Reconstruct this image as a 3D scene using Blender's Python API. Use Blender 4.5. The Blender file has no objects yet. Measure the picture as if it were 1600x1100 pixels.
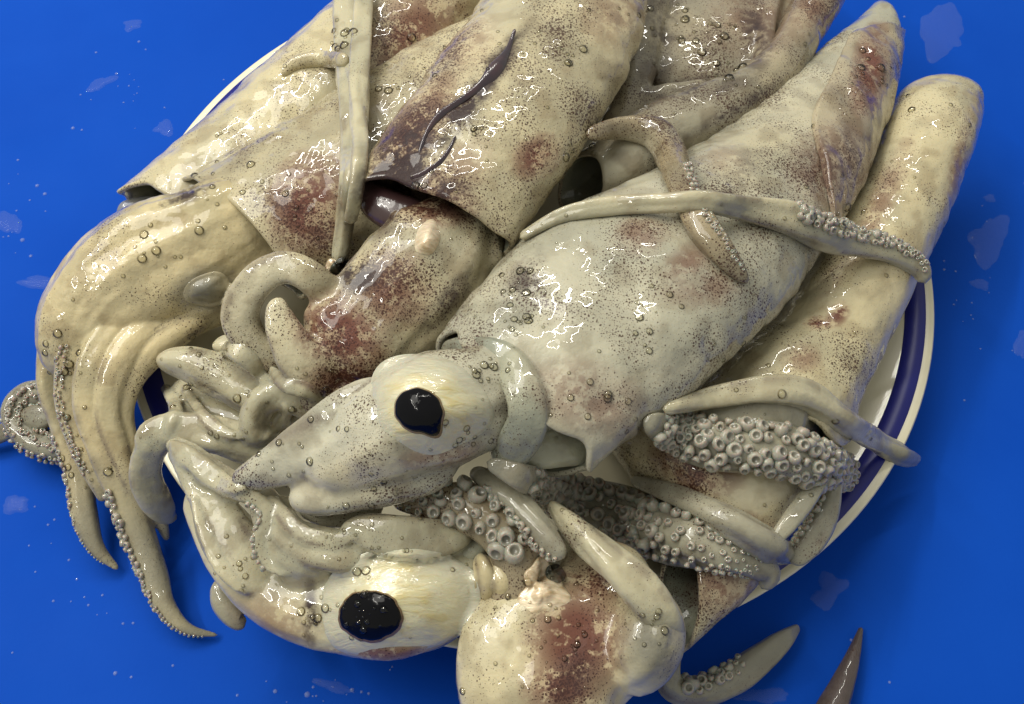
import bpy, math, random
import numpy as np
from mathutils import Vector, noise
from mathutils.bvhtree import BVHTree

random.seed(7); rng = np.random.default_rng(7)
S = bpy.context.scene
C = S.collection

# ------------------------------------------------------------------ camera
FPX, TH, DIST = 1537.0, 0.5134, 0.3488
TGT = np.array([-0.0060, -0.0451, 0.022])
VD = np.array([0.0, math.sin(TH), -math.cos(TH)])          # viewing direction
RT = np.array([1.0, 0.0, 0.0]); UP = np.cross(RT, VD)
CAM = TGT - VD * DIST
cd = bpy.data.cameras.new('camera'); cam = bpy.data.objects.new('camera', cd); C.objects.link(cam)
cam.location = CAM; cam.rotation_euler = (TH, 0, 0)
cd.sensor_width = 36; cd.lens = 36 * FPX / 1600; cd.clip_start = 0.01; cd.clip_end = 20
S.camera = cam
# ------------------------------------------------------------------ world, lamps, exposure
W = bpy.data.worlds.new('World'); S.world = W; W.use_nodes = True
W.node_tree.nodes['Background'].inputs[0].default_value = (0.96, 0.96, 0.88, 1)
W.node_tree.nodes['Background'].inputs[1].default_value = 0.47
def lamp(loc, sx, sy, power, rz=0, col=(1, .97, .885)):
    l = bpy.data.lights.new('ceiling_tube_or_soft_lamp', 'AREA'); l.shape = 'RECTANGLE'; l.size = sx; l.size_y = sy
    l.energy = power; l.color = col
    o = bpy.data.objects.new('ceiling_tube_or_soft_lamp', l); C.objects.link(o); o.location = loc
    d = Vector((0, 0, 0)) - Vector(loc)
    o.rotation_euler = d.to_track_quat('-Z', 'Y').to_euler(); o.rotation_euler.rotate_axis('Z', rz)
lamp((-0.55, 0.75, 1.25), 0.9, 0.030, 7.0, 0.45)
lamp((0.10, 0.80, 1.35), 0.9, 0.030, 5.5, 0.45)
lamp((-0.95, -0.05, 1.20), 0.9, 0.030, 7.0, 0.45)
lamp((-0.65, 0.30, 1.15), 0.9, 0.70, 11, 0.45)  # broad soft panel added for the general light, not a tube
vs = S.view_settings
vs.view_transform = 'Standard'; vs.look = 'None'; vs.exposure = -0.06; vs.gamma = 1.0; vs.use_curve_mapping = False
S.cycles.use_denoising = True
S.cycles.max_bounces = 8; S.cycles.transparent_max_bounces = 12
S.cycles.caustics_reflective = False; S.cycles.caustics_refractive = False
S.cycles.sample_clamp_indirect = 4

# ------------------------------------------------------------------ layout helpers (photo point + height -> place)
def ray(x, y):
    return VD + RT * ((x - 800) / FPX) + UP * ((550 - y) / FPX)
def un(x, y, z):
    d = ray(x, y); return CAM + d * ((z - CAM[2]) / d[2])
def pix(P):
    q = P - CAM; z = q @ VD
    return np.stack([800 + FPX * (q @ RT) / z, 550 - FPX * (q @ UP) / z], -1)
def cr(P, n, k3=2):
    """Catmull-Rom through rows of P, n samples evenly spaced by length of the first k3 columns"""
    P = np.asarray(P, float)
    if len(P) == 2: P = np.array([P[0], (P[0] + P[1]) / 2, P[1]])
    Q = np.vstack([2 * P[0] - P[1], P, 2 * P[-1] - P[-2]]); out = []
    for i in range(1, len(Q) - 2):
        t = np.linspace(0, 1, 24, endpoint=False)[:, None]
        a, b, c, d = Q[i - 1], Q[i], Q[i + 1], Q[i + 2]
        out.append(.5 * (2 * b + (c - a) * t + (2 * a - 5 * b + 4 * c - d) * t ** 2 + (3 * b - a - 3 * c + d) * t ** 3))
    D = np.vstack(out + [P[-1:]])
    s = np.r_[0, np.cumsum(np.linalg.norm(np.diff(D[:, :k3], axis=0), axis=1) + 1e-9)]
    u = np.linspace(0, s[-1], n)
    return np.stack([np.interp(u, s, D[:, j]) for j in range(D.shape[1])], -1)
def nrm(v): return v / (np.linalg.norm(v, axis=-1, keepdims=True) + 1e-12)

BV = []                                                     # collision trees of what has been laid down
def cast(x, y):
    d = Vector(ray(x, y)).normalized(); best = None
    for b, who in BV:
        h = b.ray_cast(Vector(CAM), d)
        if h[0] is not None and (best is None or h[3] < best[2]): best = (np.array(h[0]), np.array(h[1]), h[3], who)
    return best

# ------------------------------------------------------------------ materials
def N(nt, t, **k):
    n = nt.nodes.new(t)
    for a, v in k.items():
        if a.startswith('i_'): n.inputs[a[2:].replace('_', ' ')].default_value = v
        else: setattr(n, a, v)
    return n
def new_mat(name):
    m = bpy.data.materials.new(name); m.use_nodes = True
    nt = m.node_tree; b = nt.nodes['Principled BSDF']
    return m, nt, b
class G:
    """small node-graph helper"""
    def __init__(s, nt): s.nt = nt; s.L = nt.links.new
    def put(s, sock, v):
        if hasattr(v, 'is_linked') or hasattr(v, 'links'): s.L(v, sock)
        else: sock.default_value = v
    def m(s, op, a, b=0.0, c=None, clamp=False):
        n = s.nt.nodes.new('ShaderNodeMath'); n.operation = op; n.use_clamp = clamp
        s.put(n.inputs[0], a); s.put(n.inputs[1], b)
        if c is not None: s.put(n.inputs[2], c)
        return n.outputs[0]
    def mix(s, f, a, b, mode='MIX'):
        n = s.nt.nodes.new('ShaderNodeMix'); n.data_type = 'RGBA'; n.blend_type = mode; n.clamp_factor = True
        s.put(n.inputs[0], f)
        s.put(n.inputs[6], a if not isinstance(a, tuple) else (*a, 1)[:4]); s.put(n.inputs[7], b if not isinstance(b, tuple) else (*b, 1)[:4])
        return n.outputs[2]
    def noise(s, co, sc, det=3, rough=.55, dist=0.0):
        n = s.nt.nodes.new('ShaderNodeTexNoise'); n.inputs['Scale'].default_value = sc; n.inputs['Detail'].default_value = det
        n.inputs['Roughness'].default_value = rough; n.inputs['Distortion'].default_value = dist
        s.L(co, n.inputs['Vector']); return n.outputs['Fac']
    def voro(s, co, sc, feat='F1', rand=1.0):
        n = s.nt.nodes.new('ShaderNodeTexVoronoi'); n.feature = feat; n.inputs['Scale'].default_value = sc
        n.inputs['Randomness'].default_value = rand; s.L(co, n.inputs['Vector']); return n
    def step(s, v, lo, hi):
        n = s.nt.nodes.new('ShaderNodeMapRange'); n.interpolation_type = 'SMOOTHSTEP'
        s.put(n.inputs['Value'], v); s.put(n.inputs['From Min'], lo); s.put(n.inputs['From Max'], hi)
        return n.outputs['Result']
    def attr(s, name):
        n = s.nt.nodes.new('ShaderNodeAttribute'); n.attribute_name = name; return n.outputs['Fac']
    def co(s):
        return s.nt.nodes.new('ShaderNodeTexCoord').outputs['Object']
    def bump(s, h, strength, dist, normal=None):
        n = s.nt.nodes.new('ShaderNodeBump'); n.inputs['Strength'].default_value = strength; n.inputs['Distance'].default_value = dist
        s.put(n.inputs['Height'], h)
        if normal is not None: s.L(normal, n.inputs['Normal'])
        return n.outputs['Normal']

def skin(name, base=(.52, .47, .30), base2=(.40, .39, .28), dens=.30, grey=0.0, dot=(.055, .024, .014), slime=1.0, sss=.2, vein=.12, sscale=.0012, sz=1150.):
    base = tuple(c * k for c, k in zip(base, (.86, .835, .775))); base2 = tuple(c * k for c, k in zip(base2, (.86, .835, .775)))
    m, nt, b = new_mat(name); g = G(nt); co = g.co()
    red, dark, pale, yel, gry = (g.attr(k) for k in ('red', 'dark', 'pale', 'yel', 'gry'))
    n1, n2, n4 = (g.attr(k) for k in ('na', 'nb', 'nc')); n3 = g.noise(co, 420, 2, .65)
    col = g.mix(g.step(n1, .35, .65), base, base2)
    col = g.mix(g.m('MULTIPLY', yel, .75), col, (.60, .50, .29))
    col = g.mix(g.m('MULTIPLY', pale, .6), col, (.60, .57, .43))
    # soft brownish clouding and thin wrinkly veins
    crease = g.m('SUBTRACT', 1.0, g.step(g.m('ABSOLUTE', g.m('SUBTRACT', n4, .5)), .0, .035))
    col = g.mix(g.m('MULTIPLY', crease, g.m('MULTIPLY', g.step(n2, .42, .65), vein)), col, (.15, .10, .065))
    col = g.mix(g.m('MULTIPLY', g.step(n2, .48, .70), .50), col, tuple(c * k for c, k in zip(base2, (.62, .54, .46))))
    col = g.mix(g.m('MULTIPLY', g.step(n4, .48, .72), .35), col, tuple(c * .58 for c in base2))
    col = g.mix(g.m('SUBTRACT', .25, g.m('MULTIPLY', g.step(n1, .40, .58), .25)), col, tuple(c * k for c, k in zip(base, (1.12, 1.15, 1.22))))
    str_ = g.attr('stripe')
    col = g.mix(g.m('MULTIPLY', str_, g.m('MULTIPLY', g.step(g.m('ADD', n2, g.m('MULTIPLY', n3, .5)), .52, .90), .75)), col, (.13, .10, .075))
    # pigment patches
    rmask = g.m('MULTIPLY', g.m('MULTIPLY', red, 1.15), g.step(g.m('ADD', n3, g.m('MULTIPLY', n2, .6)), .66, .84), clamp=True)
    rbase = g.m('MULTIPLY', red, .46)
    col = g.mix(rbase, col, (.30, .13, .07))
    col = g.mix(g.m('MULTIPLY', rmask, .9), col, (.11, .028, .018))
    # chromatophores: two sizes of spots, denser where pigment sits
    warp = nt.nodes.new('ShaderNodeVectorMath'); warp.operation = 'MULTIPLY_ADD'
    nv = nt.nodes.new('ShaderNodeTexNoise'); nv.inputs['Scale'].default_value = 300; g.L(co, nv.inputs['Vector'])
    g.L(nv.outputs['Color'], warp.inputs[0]); warp.inputs[1].default_value = (.0014,) * 3; g.L(co, warp.inputs[2])
    wc = warp.outputs[0]
    dsum = g.m('ADD', g.m('MULTIPLY', red, .46), g.m('MULTIPLY', dark, .40))
    dsum = g.m('SUBTRACT', dsum, g.m('MULTIPLY', pale, .7))
    dn = g.m('ADD', g.m('MULTIPLY', g.m('SUBTRACT', g.attr('nd'), .53), 1.9), g.m('ADD', dsum, g.m('MULTIPLY', g.attr('stripe'), .25)))
    d1 = None
    for sc, w, off in ((sz, 1.0, .08), (sz * 1.8, .80, .07)):
        v = g.voro(wc, sc)
        sep = nt.nodes.new('ShaderNodeSeparateColor'); g.L(v.outputs['Color'], sep.inputs[0])
        thr = g.m('MULTIPLY_ADD', dn, .34, g.m('MULTIPLY_ADD', sep.outputs[0], .20, dens * .70 - off))
        k = g.m('SUBTRACT', 1.0, g.step(v.outputs['Distance'], g.m('SUBTRACT', thr, .035), g.m('ADD', thr, .025)))
        k = g.m('MULTIPLY', k, w)
        d1 = k if d1 is None else g.m('MAXIMUM', d1, k)
    dcol = g.mix(g.m('MULTIPLY', red, .7), dot, (.055, .010, .007))
    col = g.mix(g.m('MULTIPLY', d1, .95), col, dcol)
    # ink stained places
    dk = g.m('MULTIPLY', g.m('MULTIPLY', dark, 1.5), g.step(g.m('ADD', g.m('MULTIPLY', n2, .7), g.m('MULTIPLY', n3, .7)), .46, .86), clamp=True)
    col = g.mix(g.m('MULTIPLY', dk, .96), col, (.024, .010, .010))
    col = g.mix(g.m('MULTIPLY', gry, .8), col, (.17, .165, .13))
    if grey: col = g.mix(grey, col, (.23, .22, .18))
    g.L(col, b.inputs['Base Color'])
    b.inputs['Roughness'].default_value = .38; b.inputs['IOR'].default_value = 1.38
    b.inputs['Subsurface Weight'].default_value = sss; b.inputs['Subsurface Radius'].default_value = (1, .7, .4); b.inputs['Subsurface Scale'].default_value = sscale; b.inputs['Specular IOR Level'].default_value = .3
    fine = g.bump(g.m('ADD', n3, g.m('MULTIPLY', d1, .25)), .45, .0006)
    g.L(fine, b.inputs['Normal'])
    # wet slime film
    b.inputs['Coat Weight'].default_value = slime; b.inputs['Coat Roughness'].default_value = .022; b.inputs['Coat IOR'].default_value = 1.42
    sl = g.bump(g.m('MULTIPLY', g.noise(co, 140, 1.3, .4, .2), g.m('MULTIPLY_ADD', g.step(n1, .42, .62), .7, .60)), 1.0, .00135)
    g.L(sl, b.inputs['Coat Normal'])
    return m

M = {}
M['cream'] = skin('squid_skin_cream', (.60, .54, .36), (.50, .46, .32), .22)
M['yellow'] = skin('squid_skin_yellowish', (.62, .53, .32), (.53, .47, .30), .15)
M['center'] = skin('squid_skin_pale_green', (.49, .47, .37), (.40, .395, .32), .29)
M['brown'] = skin('squid_skin_brownish', (.38, .335, .235), (.29, .265, .20), .30)
M['slip'] = skin('dark_arm_skin', (.085, .066, .064), (.06, .05, .048), .2)
M['fin'] = skin('squid_fin_pinkish', (.42, .37, .27), (.33, .29, .22), .34)
M['top'] = skin('squid_skin_spotted', (.56, .50, .335), (.44, .40, .28), .36)
M['arm'] = skin('squid_arm_pale', (.53, .495, .355), (.43, .415, .31), .05, sss=.4, vein=.08, sscale=.003)
M['armgrey'] = skin('squid_arm_grey', (.36, .345, .265), (.27, .265, .21), .12, grey=.12, vein=.08, sss=.35, sscale=.003)
M['armbrown'] = skin('squid_arm_brown', (.35, .29, .19), (.26, .225, .155), .34)
M['greyskin'] = skin('squid_eyelid_grey', (.37, .37, .28), (.28, .30, .25), .22)
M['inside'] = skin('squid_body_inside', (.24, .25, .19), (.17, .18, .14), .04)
M['eyerim'] = skin('eye_rim_brown', (.30, .22, .11), (.20, .13, .07), .1)
M['eyedark'] = skin('clouded_eye', (.13, .15, .10), (.06, .075, .06), .10)
M['inner'] = skin('squid_inner_flesh', (.47, .47, .36), (.38, .39, .31), .04, sss=.4)

def simple(name, col, rough=.4, coat=0., bump=None, spec=.5, var=None, vs_=60):
    m, nt, b = new_mat(name); g = G(nt); co = g.co()
    if var is not None: g.L(g.mix(g.step(g.noise(co, vs_, 4), .35, .7), col, var), b.inputs['Base Color'])
    else: b.inputs['Base Color'].default_value = (*col, 1)
    b.inputs['Roughness'].default_value = rough; b.inputs['Coat Weight'].default_value = coat; b.inputs['Coat Roughness'].default_value = .04
    b.inputs['Specular IOR Level'].default_value = spec
    if bump: g.L(g.bump(g.noise(co, bump[0], 3), bump[1], bump[2]), b.inputs['Coat Normal' if coat else 'Normal'])
    return m, nt, b, g
M['pupil'] = simple('pupil_black', (.003, .003, .004), .15, .3, (240, .35, .0008), spec=.04)[0]
m, nt, b, g = simple('sucker_flesh', (.37, .355, .285), .2, 1., (500, .5, .0006), var=(.23, .225, .18), vs_=300)
b.inputs['Subsurface Weight'].default_value = .6; b.inputs['Subsurface Scale'].default_value = .003; M['sucker'] = m
m, nt, b, g = simple('sucker_hole', (.17, .16, .12), .4, 1., None); M['hole'] = m
# silvery yellow eye tissue with radiating streaks
def sclera(name, c1, c2, c3, edge=None):
    m, nt, b = new_mat(name); g = G(nt); co = g.co()
    mp = nt.nodes.new('ShaderNodeMapping'); mp.inputs['Scale'].default_value = (1, 3.2, 1); g.L(co, mp.inputs[0])
    n1 = g.noise(mp.outputs[0], 150, 5, .6, .6); n2 = g.noise(co, 60, 3)
    col = g.mix(g.step(n1, .35, .7), c1, c2); col = g.mix(g.m('MULTIPLY', g.step(n2, .5, .7), .5), col, c3)
    if edge: col = g.mix(g.step(g.m('MULTIPLY_ADD', g.noise(co, 150, 3), .5, g.attr('rim')), .72, 1.18), col, edge)
    g.L(col, b.inputs['Base Color']); b.inputs['Roughness'].default_value = .3; b.inputs['Metallic'].default_value = .1
    b.inputs['Coat Weight'].default_value = 1; b.inputs['Coat Roughness'].default_value = .05
    g.L(g.bump(n1, .5, .0012), b.inputs['Normal']); g.L(g.bump(g.noise(co, 220, 2), .6, .002), b.inputs['Coat Normal'])
    b.inputs['Subsurface Weight'].default_value = .15; b.inputs['Subsurface Scale'].default_value = .003
    return m
M['sclera'] = sclera('eye_tissue_yellow', (.62, .58, .38), (.54, .45, .20), (.53, .52, .41), (.48, .455, .34))
M['torn'] = sclera('eye_tissue_torn', (.72, .60, .42), (.45, .33, .18), (.65, .55, .42))
# bubbles and slime
def film(name, tint, edge, ior=1.33):
    m = bpy.data.materials.new(name); m.use_nodes = True; nt = m.node_tree; nt.nodes.clear(); g = G(nt)
    out = nt.nodes.new('ShaderNodeOutputMaterial'); tr = nt.nodes.new('ShaderNodeBsdfTransparent'); gl = nt.nodes.new('ShaderNodeBsdfGlossy')
    gl.inputs['Roughness'].default_value = .03; fr = nt.nodes.new('ShaderNodeFresnel'); fr.inputs[0].default_value = ior
    lw = nt.nodes.new('ShaderNodeLayerWeight'); lw.inputs[0].default_value = .35
    g.L(g.mix(g.step(lw.outputs['Facing'], .45, .95), tint, edge), tr.inputs[0])
    mx = nt.nodes.new('ShaderNodeMixShader'); g.L(fr.outputs[0], mx.inputs[0]); g.L(tr.outputs[0], mx.inputs[1]); g.L(gl.outputs[0], mx.inputs[2])
    g.L(mx.outputs[0], out.inputs[0]); return m
M['bubble'] = film('slime_bubble', (.95, .94, .88), (.22, .20, .16), 1.45)
def slime_mat(name, alpha, col):
    m, nt, b, g = simple(name, col, .25, 1., (150, .15, .0008))
    b.inputs['Alpha'].default_value = alpha; b.inputs['Coat Roughness'].default_value = .02; return m
M['puddle'] = slime_mat('milky_film_painted_reflection', .05, (.50, .55, .62))  # milky slime film; its pale colour also stands in for the ceiling's reflection
M['lip'] = slime_mat('clear_membrane', .62, (.33, .33, .30))
M['drop'] = slime_mat('clear_water_drop', .18, (.6, .66, .72))

# ------------------------------------------------------------------ pigment painting (skin markings, per squid)
PAINT = {}
def paint_values(key, P):
    q = pix(P); out = {k: np.zeros(len(P)) for k in ('red', 'dark', 'pale', 'yel', 'gry')}
    for kind, x, y, rx, ry, ang, s in PAINT.get(key, ()):
        a = math.radians(ang); dx = q[:, 0] - x; dy = q[:, 1] - y
        u = (dx * math.cos(a) + dy * math.sin(a)) / rx; v = (-dx * math.sin(a) + dy * math.cos(a)) / ry
        out[kind] = np.maximum(out[kind], s * np.clip(1.25 - np.sqrt(u * u + v * v), 0, 1) ** .8)
    return out

# ------------------------------------------------------------------ mesh helpers
def mesh_obj(name, V, F, mat, parent=None, key=None, smooth=True, bvh=True, who=None, stripe=None):
    V = np.asarray(V, float); me = bpy.data.meshes.new(name)
    base = np.array(parent_loc(parent)) if parent else np.zeros(3)
    me.from_pydata((V - base).tolist(), [], F)
    if smooth: me.polygons.foreach_set('use_smooth', [True] * len(me.polygons))
    if mat: me.materials.append(M[mat] if isinstance(mat, str) else mat)
    if key:
        for k, a in paint_values(key, V).items():
            at = me.attributes.new(k, 'FLOAT', 'POINT'); at.data.foreach_set('value', a.astype(np.float32))
        if stripe is not None:
            at = me.attributes.new('stripe', 'FLOAT', 'POINT'); at.data.foreach_set('value', np.asarray(stripe, np.float32))
        for k, f, o, z in (('na', 38, 2, 0), ('nb', 120, 3, 5), ('nc', 70, 4, 9), ('nd', 55, 2, 14)):
            a = np.array([.5 + .42 * fbm((p[0] + z, p[1], p[2]), f, o) for p in V], np.float32)
            at = me.attributes.new(k, 'FLOAT', 'POINT'); at.data.foreach_set('value', a)
    me.update()
    o = bpy.data.objects.new(name, me); C.objects.link(o)
    if parent: o.parent = parent
    if bvh: BV.append((BVHTree.FromPolygons(V.tolist(), F), who))
    return o
def parent_loc(o):
    l = np.zeros(3)
    while o is not None: l = l + np.array(o.location); o = o.parent
    return l
def tag(o, label=None, cat=None, group=None, kind=None):
    if label: o['label'] = label
    if cat: o['category'] = cat
    if group: o['group'] = group
    if kind: o['kind'] = kind
    return o
def fbm(p, f, o=2):
    v = 0; a = 1
    for i in range(o):
        v += a * noise.noise(Vector((p[0] * f + 11.3 * i, p[1] * f, p[2] * f))); a *= .5; f *= 2.1
    return v
def grid_faces(n, k, off=0, closed=True, flip=False):
    F = []
    kk = k if closed else k - 1
    for i in range(n - 1):
        for j in range(kk):
            a, b_, c, d = off + i * k + j, off + i * k + (j + 1) % k, off + (i + 1) * k + (j + 1) % k, off + (i + 1) * k + j
            F.append((a, d, c, b_) if flip else (a, b_, c, d))
    return F

def frames(Cn):
    T = nrm(np.gradient(Cn, axis=0)); V = nrm(CAM - Cn)
    B = nrm(np.cross(V, T)); Nn = nrm(np.cross(T, B))
    return T, B, Nn

class Squid:
    def __init__(s, key, label, base, group=None):
        s.key = key
        s.o = bpy.data.objects.new('squid', None); C.objects.link(s.o); s.o.location = base; s.o.empty_display_size = .01
        tag(s.o, label, 'squid', 'squids piled on the plate')
    # --- a mantle: a hollow bag given by its two side lines, front (open) to tail
    def mantle(s, st, flat=.6, mat='cream', n=150, k=112, amp=.05, rim=.012, seed=0, name='mantle', depth=.4, dents=(), ridge=.02, opn=0.):
        st = np.array(st, float)                        # Lx Ly Rx Ry z
        L = np.array([un(a[0], a[1], a[4]) for a in st]); R = np.array([un(a[2], a[3], a[4]) for a in st])
        D = cr(np.hstack([(L + R) / 2, (L - R) / 2]), n, 3)
        Cn, Bv = D[:, :3], D[:, 3:]
        T = nrm(np.gradient(Cn, axis=0)); Nn = np.cross(T, Bv); Nn *= np.sign((Nn * (CAM - Cn)).sum(1))[:, None]
        r = np.linalg.norm(Bv, axis=1); Nn = nrm(Nn) * (r * flat)[:, None]
        # rounded tail
        ln = np.r_[0, np.cumsum(np.linalg.norm(np.diff(Cn, axis=0), axis=1))]; back = ln[-1] - ln
        e = r[-1] * 1.1; f = np.where(back < e, np.sqrt(np.clip(1 - (1 - back / e) ** 2, 0.0008, 1)), 1.)
        an = np.linspace(0, 2 * np.pi, k, endpoint=False)
        ca, sa = np.cos(an), np.sin(an)
        V = []
        for i in range(n):
            fade = math.exp(-ln[i] / .02)
            for j in range(k):
                d = Bv[i] * ca[j] + Nn[i] * sa[j]; p = Cn[i] + d * f[i]
                q = p * 1.0 + seed
                h = amp * (fbm(q, 34, 3)) + ridge * fbm((q[0], q[1], q[2]), 140, 2) 
                h += .016 * (1 - abs(noise.noise(Vector((q[0] * 26 + 2 * noise.noise(Vector(q * 40)), q[1] * 26, q[2] * 26))))) ** 5
                p = p + d * f[i] * h
                w = noise.noise(Vector((ca[j] * 1.6 + seed, sa[j] * 1.6, seed * .7))) * rim
                p = p - T[i] * ((w - opn * r[0] * sa[j]) * fade)
                V.append(p)
        V = np.array(V).reshape(n, k, 3)
        for (x, y, rr, dep) in dents:
            q = pix(V.reshape(-1, 3)).reshape(n, k, 2); dd = np.hypot(q[..., 0] - x, q[..., 1] - y) / rr
            V += (VD * dep)[None, None] * np.exp(-dd ** 2)[..., None] * (np.maximum(sa, 0))[None, :, None]
        rows = [V[i] for i in range(n)]
        th = .0018
        ni = int(n * depth); inner = []
        for i in range(0, ni, 3):
            c = Cn[i]; v = V[i] - c; l = np.linalg.norm(v, axis=1, keepdims=True)
            inner.append(c + v * np.clip(1 - th / l, .3, 1) * (.985 if i else 1.0) - (T[0] * -.0) )
        inner.append(Cn[ni] + (V[ni] - Cn[ni]) * .05)
        lipc = (V[0] + inner[0]) / 2 - T[0] * .0004
        allrows = inner[::-1] + [lipc] + rows
        P = np.vstack(allrows); F = grid_faces(len(allrows), k)
        F.append(tuple(range(len(P) - k, len(P)))[::1])
        o = mesh_obj(name, P, F, mat, s.o, s.key, who=s)
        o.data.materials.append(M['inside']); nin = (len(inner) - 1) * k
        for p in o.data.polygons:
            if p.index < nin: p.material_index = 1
        s.m = dict(C=Cn, B=Bv, N=Nn, f=f, V=V, n=n, k=k)
        return o
    # --- fin or flap growing out of the mantle surface
    def flap(s, u0, u1, a0, a1, lift=.0025, mat='cream', name='fin', bulge=0., n=50, k=40):
        V, nn, kk = s.m['V'], s.m['n'], s.m['k']; P = []; Nn = s.m['N']; Cn = s.m['C']
        top, bot = [], []
        for i in range(n):
            t = i / (n - 1); u = u0 + (u1 - u0) * t; shape = math.sin(math.pi * min(1, max(0, t))) ** .55
            iu = min(nn - 2, max(0, u * (nn - 1))); i0 = int(iu); fu = iu - i0
            A0 = math.radians(a0); A1 = math.radians(a0 + (a1 - a0) * shape * (1 + .10 * math.sin(9 * t + 1)))
            for j in range(k):
                a = A0 + (A1 - A0) * j / (k - 1); ja = (a / (2 * math.pi) * kk) % kk; j0 = int(ja); fj = ja - j0
                w = [(V[i0, j0] * (1 - fj) + V[i0, (j0 + 1) % kk] * fj), (V[i0 + 1, j0] * (1 - fj) + V[i0 + 1, (j0 + 1) % kk] * fj)]
                p = w[0] * (1 - fu) + w[1] * fu; out = nrm(p - (Cn[i0] * (1 - fu) + Cn[i0 + 1] * fu))
                x = j / (k - 1); e = shape ** .3
                hh = lift * e * (.25 + .75 * x ** .6) * (1 + .5 * fbm(p, 90, 2)) + bulge * math.sin(math.pi * x) * e
                lip = hh if x < .96 else hh * (1 - ((x - .96) / .04) ** 2 * .85)
                top.append(p + out * lip); bot.append(p - out * .0012)
        P = np.array(top + bot); F = grid_faces(n, k, 0, False, a1 < a0) + grid_faces(n, k, n * k, False, a1 > a0)
        return mesh_obj(name, P, F, mat, s.o, s.key, who=s)
    # --- head, arm, tentacle: a tapered tube along photo points (x, y, half width, height or None = rests on what lies below)
    def tube(s, st, name='arm', mat='arm', flat=.8, n=80, k=28, amp=.07, groove=0.0, parent=None, sink=.72, zoff=0., freq=60, lay=True, key=None, wig=.06, seed=0, cap=(1.5, 1.2), fold=.085, into=None, keel=.11):
        st = [list(a) + [None] * (4 - len(a)) for a in st]
        drape = any(a[3] is None for a in st)
        D = cr([[a[0], a[1], a[2]] for a in st], n, 2)
        if drape:
            dep = np.zeros(n)
            for i in range(n):
                t = nrm(np.gradient(D[:, :2], axis=0)[i]); pr = np.array([-t[1], t[0]])
                best = 9
                for o in (-.55, 0, .55):
                    h = cast(*(D[i, :2] + pr * o * D[i, 2]))
                    if h: best = min(best, float((h[0] - CAM) @ VD))
                dep[i] = best
            kz = max(3, n // 9); kr = np.hanning(kz + 2)[1:-1]; kr /= kr.sum()
            lo = np.array([dep[max(0, i - kz // 3):i + kz // 3 + 1].min() for i in range(n)])
            kz = max(5, n // 4); kr = np.hanning(kz + 2)[1:-1]; kr /= kr.sum(); sm = lo
            for _ in range(2): sm = np.convolve(np.pad(sm, kz, mode='edge'), kr, 'same')[kz:-kz]
            sm = np.minimum(sm, lo + .0015); sm = np.convolve(np.pad(sm, 4, mode='edge'), np.ones(9) / 9, 'same')[4:-4]
            dep = sm - D[:, 2] * sm / FPX * flat * sink - zoff
            Cn = np.array([CAM + ray(x, y) * d for (x, y, w), d in zip(D, dep)])
        else:
            P3 = np.array([un(a[0], a[1], a[3]) for a in st]); 
            E = cr(np.hstack([P3, [[a[2]] for a in st]]), n, 3); Cn = E[:, :3]; D = np.hstack([pix(Cn), E[:, 3:]])
        dpt = (Cn - CAM) @ VD
        r = np.maximum(D[:, 2], 1.0) * dpt / FPX
        T, B, Nn = frames(Cn)
        ln = np.r_[0, np.cumsum(np.linalg.norm(np.diff(Cn, axis=0), axis=1))]
        e0, e1 = r[0] * cap[0], r[-1] * cap[1]; f = np.ones(n)
        f = np.where(ln < e0, np.sqrt(np.clip(1 - (1 - ln / e0) ** 2, .003, 1)), f); bk = ln[-1] - ln
        f = np.where(bk < e1, np.minimum(f, np.sqrt(np.clip(1 - (1 - bk / e1) ** 2, .003, 1))), f)
        an = np.linspace(0, 2 * np.pi, k, endpoint=False); V = []; so = (abs(st[0][0]) * 7.3) % 50
        ph = [5 * noise.noise(Vector((ln[i] * 16 + so, 3.1, so))) + so for i in range(n)]
        if name in ('arm', 'tentacle'): flat_ = flat * .86
        else: flat_ = flat; keel = keel * .3
        wg = [wig * noise.noise(Vector((ln[i] * 70 + so, so, 0))) for i in range(n)]
        for i in range(n):
            for j, a in enumerate(an):
                d = B[i] * math.cos(a) + Nn[i] * (math.sin(a) * flat_)
                p = Cn[i] + d * r[i] * f[i]
                h = amp * fbm(p + seed, freq, 2) + wg[i]
                h += fold * noise.noise(Vector((math.cos(a) * 2.6 + so, math.sin(a) * 2.6, ln[i] * 22 + so))) + .5 * fold * noise.noise(Vector((math.cos(a) * 6 + so, math.sin(a) * 6, ln[i] * 40)))
                h += .012 * noise.noise(Vector(p * 330))
                h += keel * (math.cos(2 * a + ph[i]) * .6 + math.cos(3 * a + ph[i] * 1.7))
                if groove: h += groove * (math.cos(3 * a + ln[i] * 25 + 4 * noise.noise(Vector(Cn[i] * 40)) + seed))
                V.append(p + d * r[i] * f[i] * h)
        SA = np.zeros((n, k))
        if name in ('arm', 'tentacle'):
            for i in range(n):
                w = noise.noise(Vector((ln[i] * 30 + so, 9.2, so)))
                for a0, sg in ((.55 + .5 * w, .34), (2.6 - .4 * w, .30)):
                    SA[i] = np.maximum(SA[i], np.exp(-(((an - a0 + np.pi) % (2 * np.pi) - np.pi) / sg) ** 2) * (.55 + .9 * w))
        SA = np.clip(SA, 0, 1).ravel()
        F = grid_faces(n, k); F.append(tuple(range(k))[::-1]); F.append(tuple(range((n - 1) * k, n * k)))
        if into is not None:
            tb = dict(o=None, C=Cn, T=T, B=B, N=Nn, r=r * f, flat=flat, n=n, s=s, V=np.array(V), F=F, name=name, mat=mat, SA=SA); into.append(tb); return tb
        o = mesh_obj(name, V, F, mat, parent or s.o, key or s.key, who=s, bvh=lay, stripe=SA)
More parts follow.
